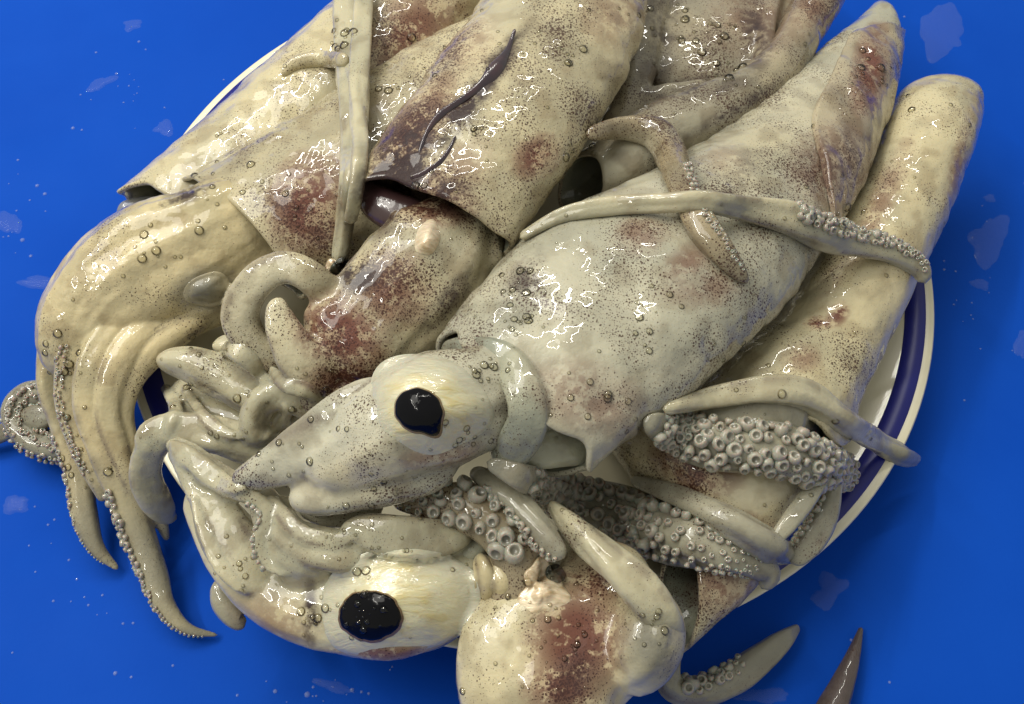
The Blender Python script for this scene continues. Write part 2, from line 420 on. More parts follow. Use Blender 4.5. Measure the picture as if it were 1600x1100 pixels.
        return dict(o=o, C=Cn, T=T, B=B, N=Nn, r=r * f, flat=flat, n=n, s=s)
    def lay(s, tubes):
        s.tmp = len(BV)
        for t in tubes: BV.append((BVHTree.FromPolygons(t['V'].tolist(), t['F']), s))
    def fuse(s, tubes, voxel=.0008, it=4, key=None):
        """grow the tubes together into one skin, then hand each part its own piece of it"""
        VV = np.vstack([t['V'] for t in tubes]); off = np.cumsum([0] + [len(t['V']) for t in tubes])
        FF = [tuple(i + o for i in f) for t, o in zip(tubes, off) for f in t['F']]
        me = bpy.data.meshes.new('tmp'); me.from_pydata(VV.tolist(), [], FF); ob = bpy.data.objects.new('tmp', me); C.objects.link(ob)
        md = ob.modifiers.new('r', 'REMESH'); md.mode = 'VOXEL'; md.voxel_size = voxel; md.adaptivity = 0
        ev = ob.evaluated_get(bpy.context.evaluated_depsgraph_get()).to_mesh()
        nv = len(ev.vertices); P = np.empty(nv * 3); ev.vertices.foreach_get('co', P); P = P.reshape(-1, 3)
        Q = [tuple(p.vertices) for p in ev.polygons]; E = np.empty(len(ev.edges) * 2, int); ev.edges.foreach_get('vertices', E); E = E.reshape(-1, 2)
        deg = np.bincount(E.ravel(), minlength=nv)[:, None]
        for _ in range(it):
            A = np.zeros_like(P)
            for c in range(3): A[:, c] = np.bincount(E[:, 0], P[E[:, 1], c], nv) + np.bincount(E[:, 1], P[E[:, 0], c], nv)
            P = P * .35 + .65 * A / deg
        from mathutils.kdtree import KDTree
        kd = KDTree(len(VV)); [kd.insert(v, i) for i, v in enumerate(VV)]; kd.balance()
        near = np.array([kd.find(p)[1] for p in P]); own = np.searchsorted(off, near, side='right') - 1; SA = np.concatenate([t['SA'] for t in tubes])[near]
        bpy.data.objects.remove(ob)
        tm = bpy.data.meshes.new('t'); tm.from_pydata(P.tolist(), [], Q); tm.update()
        NN = np.empty(nv * 3); tm.vertex_normals.foreach_get('vector', NN); NN = NN.reshape(-1, 3)
        BV.append((BVHTree.FromPolygons(P.tolist(), Q), s))
        fo = np.array([own[q[0]] for q in Q])
        for ti, t in enumerate(tubes):
            fs = [Q[i] for i in np.nonzero(fo == ti)[0]]
            if not fs: continue
            ids = sorted({v for f in fs for v in f}); mp = {v: i for i, v in enumerate(ids)}
            o = mesh_obj(t['name'], P[ids], [tuple(mp[v] for v in f) for f in fs], t['mat'], s.o, key or s.key, bvh=False, stripe=SA[ids])
            o.data.normals_split_custom_set_from_vertices(NN[ids].tolist()); t['o'] = o
    def suckers(s, tb, t0, t1, rows, size, step=1.9, jit=.3, grow=None):
        """rows: angles (deg; 0 = left of travel, 90 = up towards viewer); size: radius in metres"""
        ln = np.r_[0, np.cumsum(np.linalg.norm(np.diff(tb['C'], axis=0), axis=1))]; tot = ln[-1]
        for ri, ra in enumerate(rows):
            x = t0 * tot + (ri % 2) * size * .95
            while x < t1 * tot:
                t = x / tot; env = (grow(t) if grow else 1.0); sz = size * env * random.uniform(.62, 1.12)
                i = int(np.interp(x, ln, np.arange(tb['n']))); a = math.radians(ra + random.uniform(-9, 9))
                nn = nrm(tb['B'][i] * math.cos(a) * tb['flat'] + tb['N'][i] * math.sin(a))
                p = tb['C'][i] + (tb['B'][i] * math.cos(a) + tb['N'][i] * math.sin(a) * tb['flat']) * tb['r'][i]
                nn = nrm(nn + rng.normal(0, jit, 3))
                o = bpy.data.objects.new('sucker', random.choice(SUCK)); C.objects.link(o); o.parent = tb['o']
                o.location = Vector(p - parent_loc(tb['o']) - nn * sz * .28)
                o.rotation_euler = Vector(nn).to_track_quat('Z', 'Y').to_euler(); o.scale = (sz, sz, sz * random.uniform(.85, 1.3))
                x += size * env * step * random.uniform(.95, 1.08)
    # --- lens of tissue laid on the surface (eye, pupil, membrane): polar patch
    def lens(s, x, y, rx, ry, h, mat, name='eye', parent=None, ang=0., outline=None, n=18, k=64, eps=.0006, power=2.2, key=None, soft=.0, rim=False):
        a0 = math.radians(ang); P = []; c0 = cast(x, y); V = []
        dc = float((c0[0] - CAM) @ VD)
        for i in range(n + 1):
            rr = i / n
            for j in range(k):
                a = 2 * math.pi * j / k; o = outline(a) if outline else 1 + .05 * math.sin(3 * a + x) + .03 * math.sin(5 * a + y)
                u, v = rx * rr * o * math.cos(a), ry * rr * o * math.sin(a)
                px, py = x + u * math.cos(a0) - v * math.sin(a0), y + u * math.sin(a0) + v * math.cos(a0)
                hit = cast(px, py); d = float((hit[0] - CAM) @ VD) if hit else dc
                d = min(d, dc + .012); d = max(d, dc - .012)
                V.append((px, py, d, rr))
        D = np.array(V)[:, 2].reshape(n + 1, k)
        D[0] = dc
        if soft:                                            # bridge small bumps beneath
            D = D * (1 - soft) + (D.mean(1, keepdims=True)) * soft
        for (px, py, _, rr), d in zip(V, D.ravel()):
            P.append(CAM + ray(px, py) * (d - eps * ((1 - rr) if rim else 1) - h * ((1 - rr ** 2) ** 1.5 if rim else 1 - rr ** power) + (.0010 if rr > .98 else 0)))
        F = grid_faces(n + 1, k, 0, True, True)
        ob = mesh_obj(name, P, F, mat, parent or s.o, key or s.key, who=s)
        at = ob.data.attributes.new('rim', 'FLOAT', 'POINT'); at.data.foreach_set('value', np.array(V, np.float32)[:, 3]); return ob

def sucker_mesh(seed):
    R = random.Random(seed); prof = [(.5, -.6), (.86, -.2), (1.0, .20), (.93, .58), (.72, .86), (.50, .92), (.36, .70), (.0, .60)]
    k = 12; V = []; F = []
    tx, ty = R.uniform(-.15, .15), R.uniform(-.15, .15)
    for r, z in prof[:-1]:
        for j in range(k):
            a = 2 * math.pi * j / k; V.append((r * math.cos(a) * (1 + tx) + tx * z, r * math.sin(a) * (1 + ty) + ty * z, z))
    V.append((tx * .4, ty * .4, .40)); n = len(prof) - 1
    F = grid_faces(n, k)
    for j in range(k): F.append(((n - 1) * k + j, (n - 1) * k + (j + 1) % k, len(V) - 1))
    me = bpy.data.meshes.new('sucker'); me.from_pydata(V, [], F); me.polygons.foreach_set('use_smooth', [True] * len(F))
    me.materials.append(M['sucker']); me.materials.append(M['hole'])
    for p in me.polygons:
        if p.index >= (n - 2) * k: p.material_index = 1
    return me
SUCK = [sucker_mesh(i) for i in range(4)]

# ------------------------------------------------------------------ the blue table
m, nt, b, g = simple('blue_plastic', (.006, .060, .40), .42, 0, None, spec=.04)
co = g.co()
col = g.mix(g.step(g.noise(co, 9, 4), .3, .7), (.0025, .053, .375), (.004, .062, .41)); g.L(col, b.inputs['Base Color'])
g.L(g.m('MULTIPLY_ADD', g.noise(co, 25, 5), .25, .50), b.inputs['Roughness'])
mp = nt.nodes.new('ShaderNodeMapping'); mp.inputs['Scale'].default_value = (1, .04, 1); mp.inputs['Rotation'].default_value = (0, 0, .5); g.L(co, mp.inputs[0])
g.L(g.bump(g.m('ADD', g.m('MULTIPLY', g.noise(mp.outputs[0], 900, 3), .5), g.noise(co, 500, 3)), .12, .0004), b.inputs['Normal'])
M['blue'] = m
t = mesh_obj('table_top', [(-.9, -.7, 0), (.9, -.7, 0), (.9, 1.1, 0), (-.9, 1.1, 0)], [(0, 1, 2, 3)], 'blue', smooth=False); t['kind'] = 'structure'

# ------------------------------------------------------------------ the plate
m, nt, b, g = simple('white_enamel', (.70, .65, .47), .35, .15, None, var=(.64, .60, .46), vs_=40)
co = g.co(); v = g.voro(co, 140); sp = g.m('MULTIPLY', g.m('SUBTRACT', 1, g.step(v.outputs['Distance'], .04, .09)), g.step(g.noise(co, 60, 2), .55, .65))
old = b.inputs['Base Color'].links[0].from_socket
g.L(g.mix(sp, old, (.12, .09, .06)), b.inputs['Base Color']); M['enamel'] = m
M['cobalt'] = simple('cobalt_band', (.005, .008, .15), .40, .0, None, var=(.006, .010, .18), vs_=50)[0]
def lathe(prof, k=192):
    V = [(r * math.cos(2 * math.pi * j / k), r * math.sin(2 * math.pi * j / k), z) for r, z in prof for j in range(k)]
    return V, grid_faces(len(prof), k)
PR = [(.001, .0075), (.05, .0075), (.092, .0078), (.102, .0090), (.112, .0125), (.124, .0172), (.134, .0200), (.143, .0216), (.1478, .0224),
      (.1494, .0226), (.1500, .0220), (.1496, .0212), (.1476, .0206), (.134, .0180), (.112, .0100), (.100, .0060), (.096, .0045), (.094, .0022), (.090, .0022), (.088, .0048), (.05, .0052), (.001, .0052)]
plate = bpy.data.objects.new('plate', None); C.objects.link(plate); plate.empty_display_size = .01
tag(plate, 'round white enamel plate with dark blue rim band under the squid pile', 'plate')
V, F = lathe(PR); mesh_obj('dish', V, F, 'enamel', plate)
V, F = lathe([(.1396, .0204), (.1398, .02135), (.1435, .02200), (.1468, .02260), (.1470, .0220)]); mesh_obj('blue_band', V, F, 'cobalt', plate)

# ------------------------------------------------------------------ skin markings (photo places on each squid's skin)
PAINT.update({
 's1': [('red', 640, 50, 95, 55, -40, .8), ('pale', 330, 250, 120, 40, -45, .5), ('yel', 300, 220, 160, 50, -45, .35), ('yel', 450, 110, 80, 50, -40, .3)],
 's2': [('red', 480, 320, 60, 75, 10, 1.), ('red', 500, 270, 60, 30, -30, .6), ('yel', 200, 400, 120, 70, -20, .8), ('yel', 210, 550, 60, 80, 0, .5), ('gry', 322, 453, 50, 36, -10, 1.1), ('dark', 315, 452, 18, 16, 0, .45), ('dark', 290, 305, 50, 14, -20, .7), ('gry', 240, 880, 60, 130, -20, .9), ('gry', 140, 830, 50, 110, 0, .9), ('gry', 320, 990, 60, 30, 0, 1.), ('gry', 100, 650, 24, 90, -10, .4)],
 's3': [('dark', 625, 270, 110, 50, -58, 1.), ('dark', 740, 150, 130, 20, -52, 1.), ('dark', 600, 290, 60, 40, -60, 1.), ('red', 640, 215, 90, 40, -55, .9), ('red', 660, 310, 80, 40, 10, .9), ('dark', 690, 320, 60, 22, 15, .5), ('pale', 410, 480, 60, 90, 0, .75), ('pale', 460, 550, 50, 50, 0, .6), ('pale', 690, 390, 60, 40, 0, .6), ('red', 660, 180, 90, 40, -55, .6), ('red', 840, 245, 38, 30, -40, 1.), ('dark', 690, 300, 60, 36, 10, .6), ('red', 690, 280, 80, 40, -30, .5),
        ('pale', 720, 240, 45, 30, 0, 1.), ('pale', 770, 30, 60, 30, -40, .6), ('red', 720, 70, 60, 40, -40, .4), ('red', 960, 20, 50, 50, 0, .35),
        ('red', 530, 520, 75, 55, 30, 1.), ('red', 610, 450, 60, 60, 0, .7), ('dark', 560, 425, 34, 30, -30, 1.), ('red', 540, 590, 60, 30, 0, .8), ('dark', 700, 470, 18, 70, 40, .6)],
 's4': [('dark', 1030, 60, 30, 120, 10, .5), ('dark', 1180, 60, 25, 60, 0, .7), ('red', 1180, 30, 70, 60, 0, .35), ('red', 1280, 20, 50, 40, 0, .5), ('dark', 1080, 140, 90, 18, -10, .6), ('pale', 970, 250, 60, 30, -30, .8), ('pale', 1090, 190, 50, 20, -20, .5), ('dark', 1150, 170, 90, 10, -30, .6)],
 's5': [('red', 1075, 410, 40, 24, -30, .5), ('red', 1000, 370, 40, 30, 0, .45), ('dark', 1150, 280, 20, 50, 30, .35), ('pale', 880, 560, 90, 60, 0, .6), ('pale', 1020, 480, 70, 50, 0, .55), ('red', 1360, 110, 28, 70, 10, .9), ('dark', 820, 450, 28, 60, 20, .55),
        ('red', 920, 620, 90, 50, 20, .45), ('red', 1100, 450, 60, 30, 0, .35), ('red', 1300, 260, 70, 60, -40, .5), ('dark', 1310, 250, 60, 50, -40, .35), ('red', 1130, 250, 40, 30, 0, .2), ('yel', 1200, 220, 120, 50, -45, .5), ('yel', 560, 740, 90, 40, -15, .7), ('red', 690, 710, 60, 20, -10, .5), ('pale', 500, 690, 130, 40, -25, .8), ('pale', 600, 600, 60, 40, 0, .6), ('pale', 500, 770, 70, 30, 0, .5)],
 's6': [('gry', 1415, 714, 40, 26, 0, 1.2), ('yel', 1380, 450, 60, 120, 25, .6), ('yel', 1440, 270, 40, 90, 20, .6), ('red', 1375, 320, 20, 110, 25, .45), ('red', 1310, 490, 14, 20, 30, 1.), ('red', 1280, 505, 22, 10, 0, 1.), ('red', 1250, 560, 30, 20, 0, .5), ('red', 1500, 250, 14, 90, 15, .5), ('red', 1300, 430, 20, 50, 20, .2)],
 's7': [('pale', 1170, 765, 60, 36, -10, 1.), ('red', 1090, 730, 70, 40, 20, .8), ('red', 1190, 835, 70, 26, 20, .75), ('red', 1130, 910, 50, 50, 0, .6), ('yel', 1000, 720, 60, 30, 0, .4)],
 's8': [('red', 900, 1000, 75, 90, 0, 1.), ('red', 930, 900, 60, 60, 30, .7), ('red', 880, 1070, 60, 50, 0, .9), ('dark', 900, 1060, 40, 60, 30, .4), ('yel', 790, 1040, 70, 60, 0, .5), ('gry', 1185, 1025, 100, 60, -35, .9), ('gry', 1015, 1010, 50, 70, -10, 1.), ('dark', 1030, 1000, 30, 60, -10, .5), ('red', 900, 985, 50, 60, 0, 1.), ('pale', 760, 1010, 50, 40, 0, .5), ('pale', 985, 1075, 30, 30, 0, .8)],
 's9': [('yel', 430, 960, 80, 40, 10, .6), ('red', 430, 970, 70, 40, 20, .3), ('dark', 485, 960, 12, 50, 0, .8), ('red', 600, 1020, 90, 16, 0, .7), ('pale', 360, 830, 40, 50, 40, .5)],
})

# ------------------------------------------------------------------ bodies, lowest first
s1 = Squid('s1', 'long cream squid body lying along the upper left plate rim, open end at lower left', un(300, 290, .022))
s1.mantle([(196, 308, 335, 360, .036), (268, 246, 405, 325, .037), (356, 172, 500, 270, .038), (452, 84, 595, 200, .04), (530, 12, 690, 120, .042), (610, -80, 780, 30, .044), (720, -160, 830, -70, .046)], .72, 'cream', rim=.004, seed=3, amp=.05)
s2 = Squid('s2', 'yellowish squid head with arms hanging over the left plate rim onto the blue table', un(250, 450, .022))
s2.mantle([(300, 292, 470, 455, .043), (400, 235, 545, 420, .045), (530, 160, 660, 350, .047), (640, 95, 770, 260, .05), (740, 35, 860, 150, .05), (840, -40, 930, 20, .05)], .66, 'top', rim=.004, seed=9)
s6 = Squid('s6', 'cream squid body with blunt rounded tail, outermost on the right side of the plate', un(1330, 520, .02))
s6.mantle([(1060, 640, 1325, 690, .040), (1140, 560, 1345, 625, .042), (1205, 505, 1385, 545, .042), (1262, 420, 1450, 410, .043), (1320, 320, 1492, 310, .044), (1365, 230, 1527, 215, .045), (1398, 155, 1534, 165, .044), (1440, 122, 1522, 128, .044)], .74, 'cream', seed=21)
s7 = Squid('s7', 'spotted squid body with small open end at the lower right plate rim below sucker arms', un(1130, 800, .015))
s7.mantle([(1042, 872, 1085, 1003, .032), (1045, 800, 1180, 915, .034), (975, 725, 1252, 815, .036), (940, 660, 1290, 740, .036), (980, 590, 1280, 650, .034)], .62, 'top', seed=33, rim=.003, opn=.8)
s9 = Squid('s9', 'squid head with round black bubbly eye hanging over the front left plate rim', un(620, 940, .022))
s9.mantle([(735, 862, 735, 955, .036), (800, 845, 800, 955, .036), (880, 830, 890, 960, .035), (960, 850, 960, 950, .033)], .62, 'cream', seed=41)
s8 = Squid('s8', 'squid head with dark red blotches and torn eye at the bottom edge of the picture', un(870, 1020, .01))
s4 = Squid('s4', 'dark greyish brown squid with rolled body at the top, between two larger squids', un(1120, 150, .03))
s4.mantle([(880, 262, 937, 322, .056), (950, 212, 1012, 288, .057), (1050, 158, 1092, 242, .058), (1130, 130, 1175, 202, .058), (1190, 85, 1245, 130, .058), (1225, 25, 1280, 72, .057), (1250, -45, 1325, -8, .055), (1290, -100, 1340, -75, .052)], 1.0, 'brown', seed=51, opn=.7, rim=.001, amp=.09, ridge=.03)
G4 = []
s4.tube([(1060, 190, 40, .046), (1095, 120, 100, .052), (1120, 40, 118, .053), (1140, -30, 125, .05), (1160, -120, 120, .048)], 'fin', 'brown', .30, n=110, k=90, amp=.14, freq=45, into=G4)
s4.tube([(972, 200, 24, .054), (985, 130, 32, .057), (1005, 50, 32, .059), (1025, -40, 30, .060)], 'fin', 'brown', .7, amp=.2, into=G4)
s4.tube([(945, 225, 30, .048), (965, 200, 34, .052), (1000, 175, 34, .054), (1060, 160, 30, .056), (1120, 140, 20, .058)], 'fin', 'brown', .6, amp=.16, into=G4)
s4.tube([(1195, 130, 16, .056), (1196, 80, 15, .060), (1204, 20, 14, .060), (1220, -40, 12, .058)], 'fin', 'brown', .7, amp=.2, into=G4)
s4.fuse(G4, it=5)
s5 = Squid('s5', 'large pale squid with big black pupil in yellow eye across the middle of the pile', un(900, 560, .04))
s5.mantle([(690, 527, 911, 742, .072), (760, 440, 1000, 672, .072), (860, 352, 1110, 588, .070), (1000, 282, 1215, 485, .066), (1120, 215, 1300, 375, .060), (1240, 112, 1362, 240, .054), (1330, 38, 1400, 120, .050), (1378, -6, 1409, 38, .048)], .55, 'center', n=190, k=128, seed=5, rim=.007, amp=.045, dents=((830, 470, 40, .002), (1000, 450, 45, .002), (940, 640, 40, .0015)))
s5.flap(.50, .99, 180, 60, .0035, 'fin', 'fin', n=90, k=60)
s3 = Squid('s3', 'squid with dark purple vein down its body, uppermost at the top of the pile', un(700, 380, .05))
s3.mantle([(556, 294, 803, 388, .076), (600, 220, 868, 290, .078), (650, 150, 930, 190, .078), (705, 75, 985, 95, .076), (755, 5, 1012, 10, .074), (800, -70, 1010, -70, .072), (850, -180, 960, -160, .068)], .52, 'top', n=170, k=120, seed=13, rim=.003, dents=((600, 270, 40, .003), (720, 150, 30, .0015)))

M['ink'] = simple('dark_purple_vein', (.022, .012, .02), .25, 1., (200, .5, .001), var=(.05, .02, .025), vs_=150)[0]
s3.tube([(805, 45, 3), (790, 85, 7), (762, 125, 9), (728, 152, 6), (690, 178, 5), (668, 205, 4), (655, 240, 3)], 'vein', 'ink', .5, n=90, k=14, sink=-.40, amp=.3, wig=.5)
M['tissue'] = simple('purple_tissue', (.07, .032, .034), .3, 1., (160, .6, .0015), var=(.05, .025, .024), vs_=110)[0]
s3.tube([(562, 282, 10, .074), (584, 312, 24, .0735), (624, 336, 30, .073), (672, 352, 26, .072), (712, 362, 10, .070)], 'membrane', 'tissue', .7, n=70, k=28, amp=.2, fold=.12)
s3.tube([(712, 212, 2), (698, 240, 4), (682, 258, 5), (660, 272, 5), (640, 278, 3)], 'vein', 'ink', .4, n=60, k=14, sink=-.35, amp=.3, wig=.4)
# ------------------------------------------------------------------ heads
G2 = []
s2.tube([(470, 320, 66, .050), (410, 345, 78, .050), (320, 398, 104, .047), (230, 440, 112, .044), (160, 500, 98, .040), (138, 565, 66, .033), (134, 610, 40, .028)], 'head', 'yellow', .62, n=130, k=72, amp=.04, freq=40, into=G2)
G3 = []
s3.tube([(735, 310, 80, .072), (700, 385, 106, .071), (648, 438, 106, .070), (596, 496, 100, .067), (550, 552, 86, .064), (515, 595, 52, .060)], 'head', 'top', .55, n=120, k=72, amp=.13, freq=48, into=G3)
s3.tube([(540, 500, 24, .062), (492, 440, 26, .078), (445, 420, 25, .080), (402, 442, 27, .077), (378, 490, 30, .070), (392, 530, 28, .064), (420, 556, 24, .060), (446, 575, 12, .058)], 'arm', 'top', .8, n=110, groove=.03, into=G3)
s3.tube([(438, 462, 12, .080), (434, 490, 23, .078), (450, 530, 33, .074), (482, 572, 42, .068), (540, 580, 50, .062)], 'arm', 'top', .75, n=80, into=G3)
s3.tube([(478, 585, 30, .060), (492, 615, 30, .058), (530, 622, 28, .060), (570, 600, 20, .06)], 'arm', 'top', .75, n=50, into=G3)
s3.tube([(700, 330, 70, .068), (735, 378, 48, .070), (768, 402, 28, .070), (788, 410, 12, .070)], 'funnel', 'top', .5, n=60, k=40, amp=.08, into=G3)
s3.tube([(735, 450, 16, .062), (728, 500, 22, .060), (690, 545, 20, .058), (640, 585, 14, .058)], 'funnel', 'top', .6, n=60, amp=.1, into=G3)
s3.fuse(G3, it=4)
G8 = []
s8.tube([(830, 1200, 104, .040), (828, 1100, 127, .043), (858, 1032, 143, .045), (918, 966, 124, .046), (925, 900, 88, .044), (905, 850, 50, .042)], 'head', 'cream', .5, n=120, k=72, amp=.13, freq=38, into=G8)
s8.tube([(950, 1060, 20, .046), (985, 1040, 52, .050), (1008, 1005, 60, .054), (1015, 960, 50, .052), (1000, 930, 20, .046)], 'eye', 'cream', .8, n=60, k=48, amp=.04, into=G8)
s8.fuse(G8, it=4)
G9 = []
s9.tube([(800, 900, 44, .042), (735, 912, 66, .044), (645, 936, 86, .046), (570, 950, 78, .045), (500, 948, 64, .043), (430, 922, 58, .041), (372, 865, 54, .040), (332, 805, 40, .040), (300, 760, 24, .042)], 'head', 'arm', .72, n=130, k=64, amp=.06, freq=45, into=G9)
G5 = []
s5.tube([(880, 655, 70, .073), (800, 618, 84, .076), (740, 625, 86, .080), (670, 645, 92, .082), (600, 680, 80, .080), (540, 715, 60, .074), (480, 745, 40, .070)], 'head', 'center', .68, n=130, k=72, amp=.04, freq=40, into=G5)

# ------------------------------------------------------------------ arms of the left squid (spread on the table)
ST = ([(210, 390, 24, .040), (110, 480, 28, .038), (78, 585, 21, .031), (100, 670, 19, .022), (124, 740, 21, .016), (132, 800, 20, .012), (150, 855, 13, .008), (186, 891, 4, .003)],
      [(250, 410, 24, .040), (140, 505, 29, .0440), (108, 610, 22, .036), (128, 690, 20, .028), (150, 745, 16, .023), (162, 785, 6, .018)],
      [(290, 430, 24, .040), (172, 528, 30, .0445), (138, 620, 23, .039), (160, 700, 22, .030), (190, 765, 24, .021), (216, 830, 26, .014), (240, 895, 22, .010), (258, 945, 17, .008), (292, 982, 10, .005), (342, 993, 3, .002)],
      [(320, 450, 24, .038), (204, 545, 30, .0435), (168, 630, 22, .038), (184, 700, 20, .030), (214, 765, 18, .021), (246, 805, 13, .013), (262, 845, 5, .006)],
      [(340, 480, 20, .038), (232, 552, 26, .0410), (192, 625, 19, .036), (200, 690, 16, .029), (226, 740, 14, .022), (248, 772, 6, .016)])
A2 = [s2.tube(st, 'arm', 'yellow', .8, n=120, k=32, amp=.05, keel=.04, cap=(3, 1.2), into=G2) for st in ST]
s2.fuse(G2, voxel=.0005, it=1)
s2.suckers(A2[2], .58, .97, (150, 185, 215), .0013, 1.9, grow=lambda t: 1.25 - 1.0 * max(0, (t - .6) / .4))
s2.suckers(A2[0], .60, .96, (165, 200), .0011, 1.9, grow=lambda t: 1.2 - 1.0 * max(0, (t - .6) / .4))
s2.suckers(A2[1], .45, .9, (125, 150), .0008, 2.0)
a = s2.tube([(190, 650, 16, .02), (125, 694, 22, .012), (80, 698, 24, .010), (42, 680, 23, .010), (28, 645, 22, .011), (52, 620, 21, .014), (88, 622, 20, .016), (104, 650, 16, .016), (84, 668, 12, .018)], 'tentacle', 'armgrey', .85, n=110)
s2.suckers(a, .12, .98, (0, 45, 90, 135, 180), .0010, 1.9)
s2.tube([(-60, 696, 12, .005), (-10, 684, 13, .006), (30, 664, 15, .009), (60, 655, 20, .013), (84, 656, 12, .015)], 'tentacle', 'armgrey', .85, n=50)

# ------------------------------------------------------------------ arms of the purple-veined squid
P3 = []
s3.tube([(270, 600, 18, .030), (320, 630, 46, .030), (390, 680, 44, .032), (460, 700, 30, .032)], 'arm', 'arm', .7, n=70, into=P3)
s3.tube([(243, 562, 18, .048), (300, 570, 30, .048), (370, 602, 36, .046), (440, 642, 32, .045), (505, 655, 26, .045)], 'arm', 'arm', .8, n=80, into=P3)
s3.tube([(330, 540, 14, .045), (380, 545, 24, .045), (430, 575, 26, .046), (470, 610, 24, .05)], 'arm', 'arm', .8, n=60, into=P3)
s3.tube([(500, 660, 18, .052), (482, 632, 22, .056), (445, 614, 24, .058), (408, 628, 24, .056), (395, 665, 22, .052), (412, 695, 18, .048)], 'arm', 'arm', .8, n=90, groove=.06, into=P3)
s3.tube([(222, 712, 20, .043), (248, 676, 24, .046), (315, 678, 28, .046), (390, 692, 30, .045), (440, 700, 24, .043)], 'arm', 'arm', .8, n=80, into=P3)
s3.tube([(300, 668, 14, .046), (246, 690, 26, .044), (228, 735, 24, .036), (243, 780, 24, .026), (262, 802, 18, .018), (272, 800, 8, .014)], 'arm', 'arm', .75, n=80, groove=.06, into=P3)
s3.lay(P3); nb = s3.tmp
for st in ([(255, 600, 8), (275, 640, 12), (262, 680, 8)], [(285, 600, 8), (310, 640, 10), (340, 670, 12), (380, 685, 8)], [(345, 545, 10), (372, 550, 18), (400, 575, 14), (420, 600, 8)],
           [(420, 570, 8), (445, 600, 14), (480, 612, 14), (505, 640, 8)], [(410, 690, 6), (440, 660, 10), (452, 640, 8), (440, 628, 5)]):
    s3.tube(st, 'arm', 'arm', .55, n=60, k=24, amp=.06, sink=.1, cap=(3, 3), into=P3)
del BV[nb:]
s3.fuse([t for t in P3 if t['name'] == 'arm'], voxel=.0007, it=3)
# ------------------------------------------------------------------ head arms of the middle squid
s5.tube([(650, 612, 52, .083), (560, 655, 50, .079), (480, 700, 40, .073), (410, 735, 28, .067), (362, 754, 14, .063)], 'arm', 'center', .75, n=110, k=40, amp=.04, into=G5)
s5.tube([(720, 700, 46, .074), (640, 732, 46, .072), (560, 758, 42, .069), (490, 775, 34, .066), (450, 780, 18, .064)], 'arm', 'center', .75, n=110, k=40, amp=.04, into=G5)
s5.tube([(600, 790, 22, .056), (540, 800, 24, .055), (490, 795, 20, .056), (470, 780, 14, .058)], 'arm', 'center', .8, n=60, into=G5)
s5.fuse(G5, it=3)
s5.tube([(690, 548, 14, .074), (740, 545, 24, .083), (790, 562, 28, .088), (818, 605, 30, .090), (826, 655, 32, .086), (800, 700, 30, .078), (770, 720, 18, .072)], 'collar', 'greyskin', .42, n=100, k=36, amp=.06)
s5.tube([(770, 712, 20, .070), (830, 700, 34, .070), (890, 690, 40, .068), (930, 680, 40, .064)], 'funnel', 'inner', .6, n=60, k=36)

# ------------------------------------------------------------------ arms of the front left squid
s9.tube([(520, 900, 46, .052), (460, 862, 46, .054), (425, 815, 34, .055), (405, 775, 26, .056), (350, 752, 24, .055), (295, 712, 20, .053), (262, 690, 12, .05)], 'arm', 'arm', .72, n=110, groove=.07, into=G9)
s9.tube([(420, 930, 40, .045), (380, 870, 40, .048), (350, 820, 36, .050), (330, 775, 28, .052), (300, 735, 22, .053), (268, 700, 14, .052)], 'arm', 'arm', .75, n=100, groove=.05, into=G9)
s9.tube([(580, 880, 34, .056), (520, 862, 36, .058), (460, 838, 30, .058), (440, 800, 22, .056), (460, 780, 14, .055)], 'arm', 'arm', .7, n=90, groove=.07, into=G9)
s9.tube([(528, 838, 14, .060), (570, 828, 30, .062), (630, 838, 34, .062), (690, 842, 30, .058), (740, 832, 20, .054)], 'arm', 'arm', .75, n=80, into=G9)
s9.lay(G9); nb = s9.tmp
for st in ([(300, 742, 8), (350, 762, 13), (396, 776, 14), (418, 802, 12), (406, 842, 11), (418, 878, 12), (452, 902, 8)],
           [(262, 688, 12), (300, 716, 17), (345, 752, 16), (388, 766, 10)],
           [(420, 770, 8), (440, 800, 14), (470, 832, 14), (520, 845, 12), (560, 838, 6)],
           [(300, 775, 6), (318, 830, 10), (345, 885, 12), (385, 930, 9)]):
    a = s9.tube(st, 'arm', 'arm', .55, n=80, k=24, amp=.06, sink=.05, cap=(3.5, 3.5), into=G9); SS = (SS if len(G9) > 6 and st[0] != (300, 742, 8) else a)
del BV[nb:]
s9.fuse(G9, voxel=.0007, it=3)
if SS['o']: s9.suckers(SS, .45, .9, (170, 200), .0010, 1.9)
s9.tube([(640, 800, 18, .052), (700, 805, 30, .052), (745, 840, 30, .05), (720, 875, 22, .052)], 'arm', 'inner', .75, n=70)
s9.tube([(340, 905, 10, .034), (350, 940, 18, .032), (372, 968, 16, .030), (385, 970, 8, .03)], 'arm_tip', 'armgrey', .8, n=50)
for x, dy in ((752, 0), (775, 8)):
    s9.tube([(x - 4, 865, 12, .055), (x + 8, 900 + dy, 18, .056), (x + 6, 935, 14, .05), (x - 4, 962, 7, .045)], 'arm', 'yellow', .8, n=50)

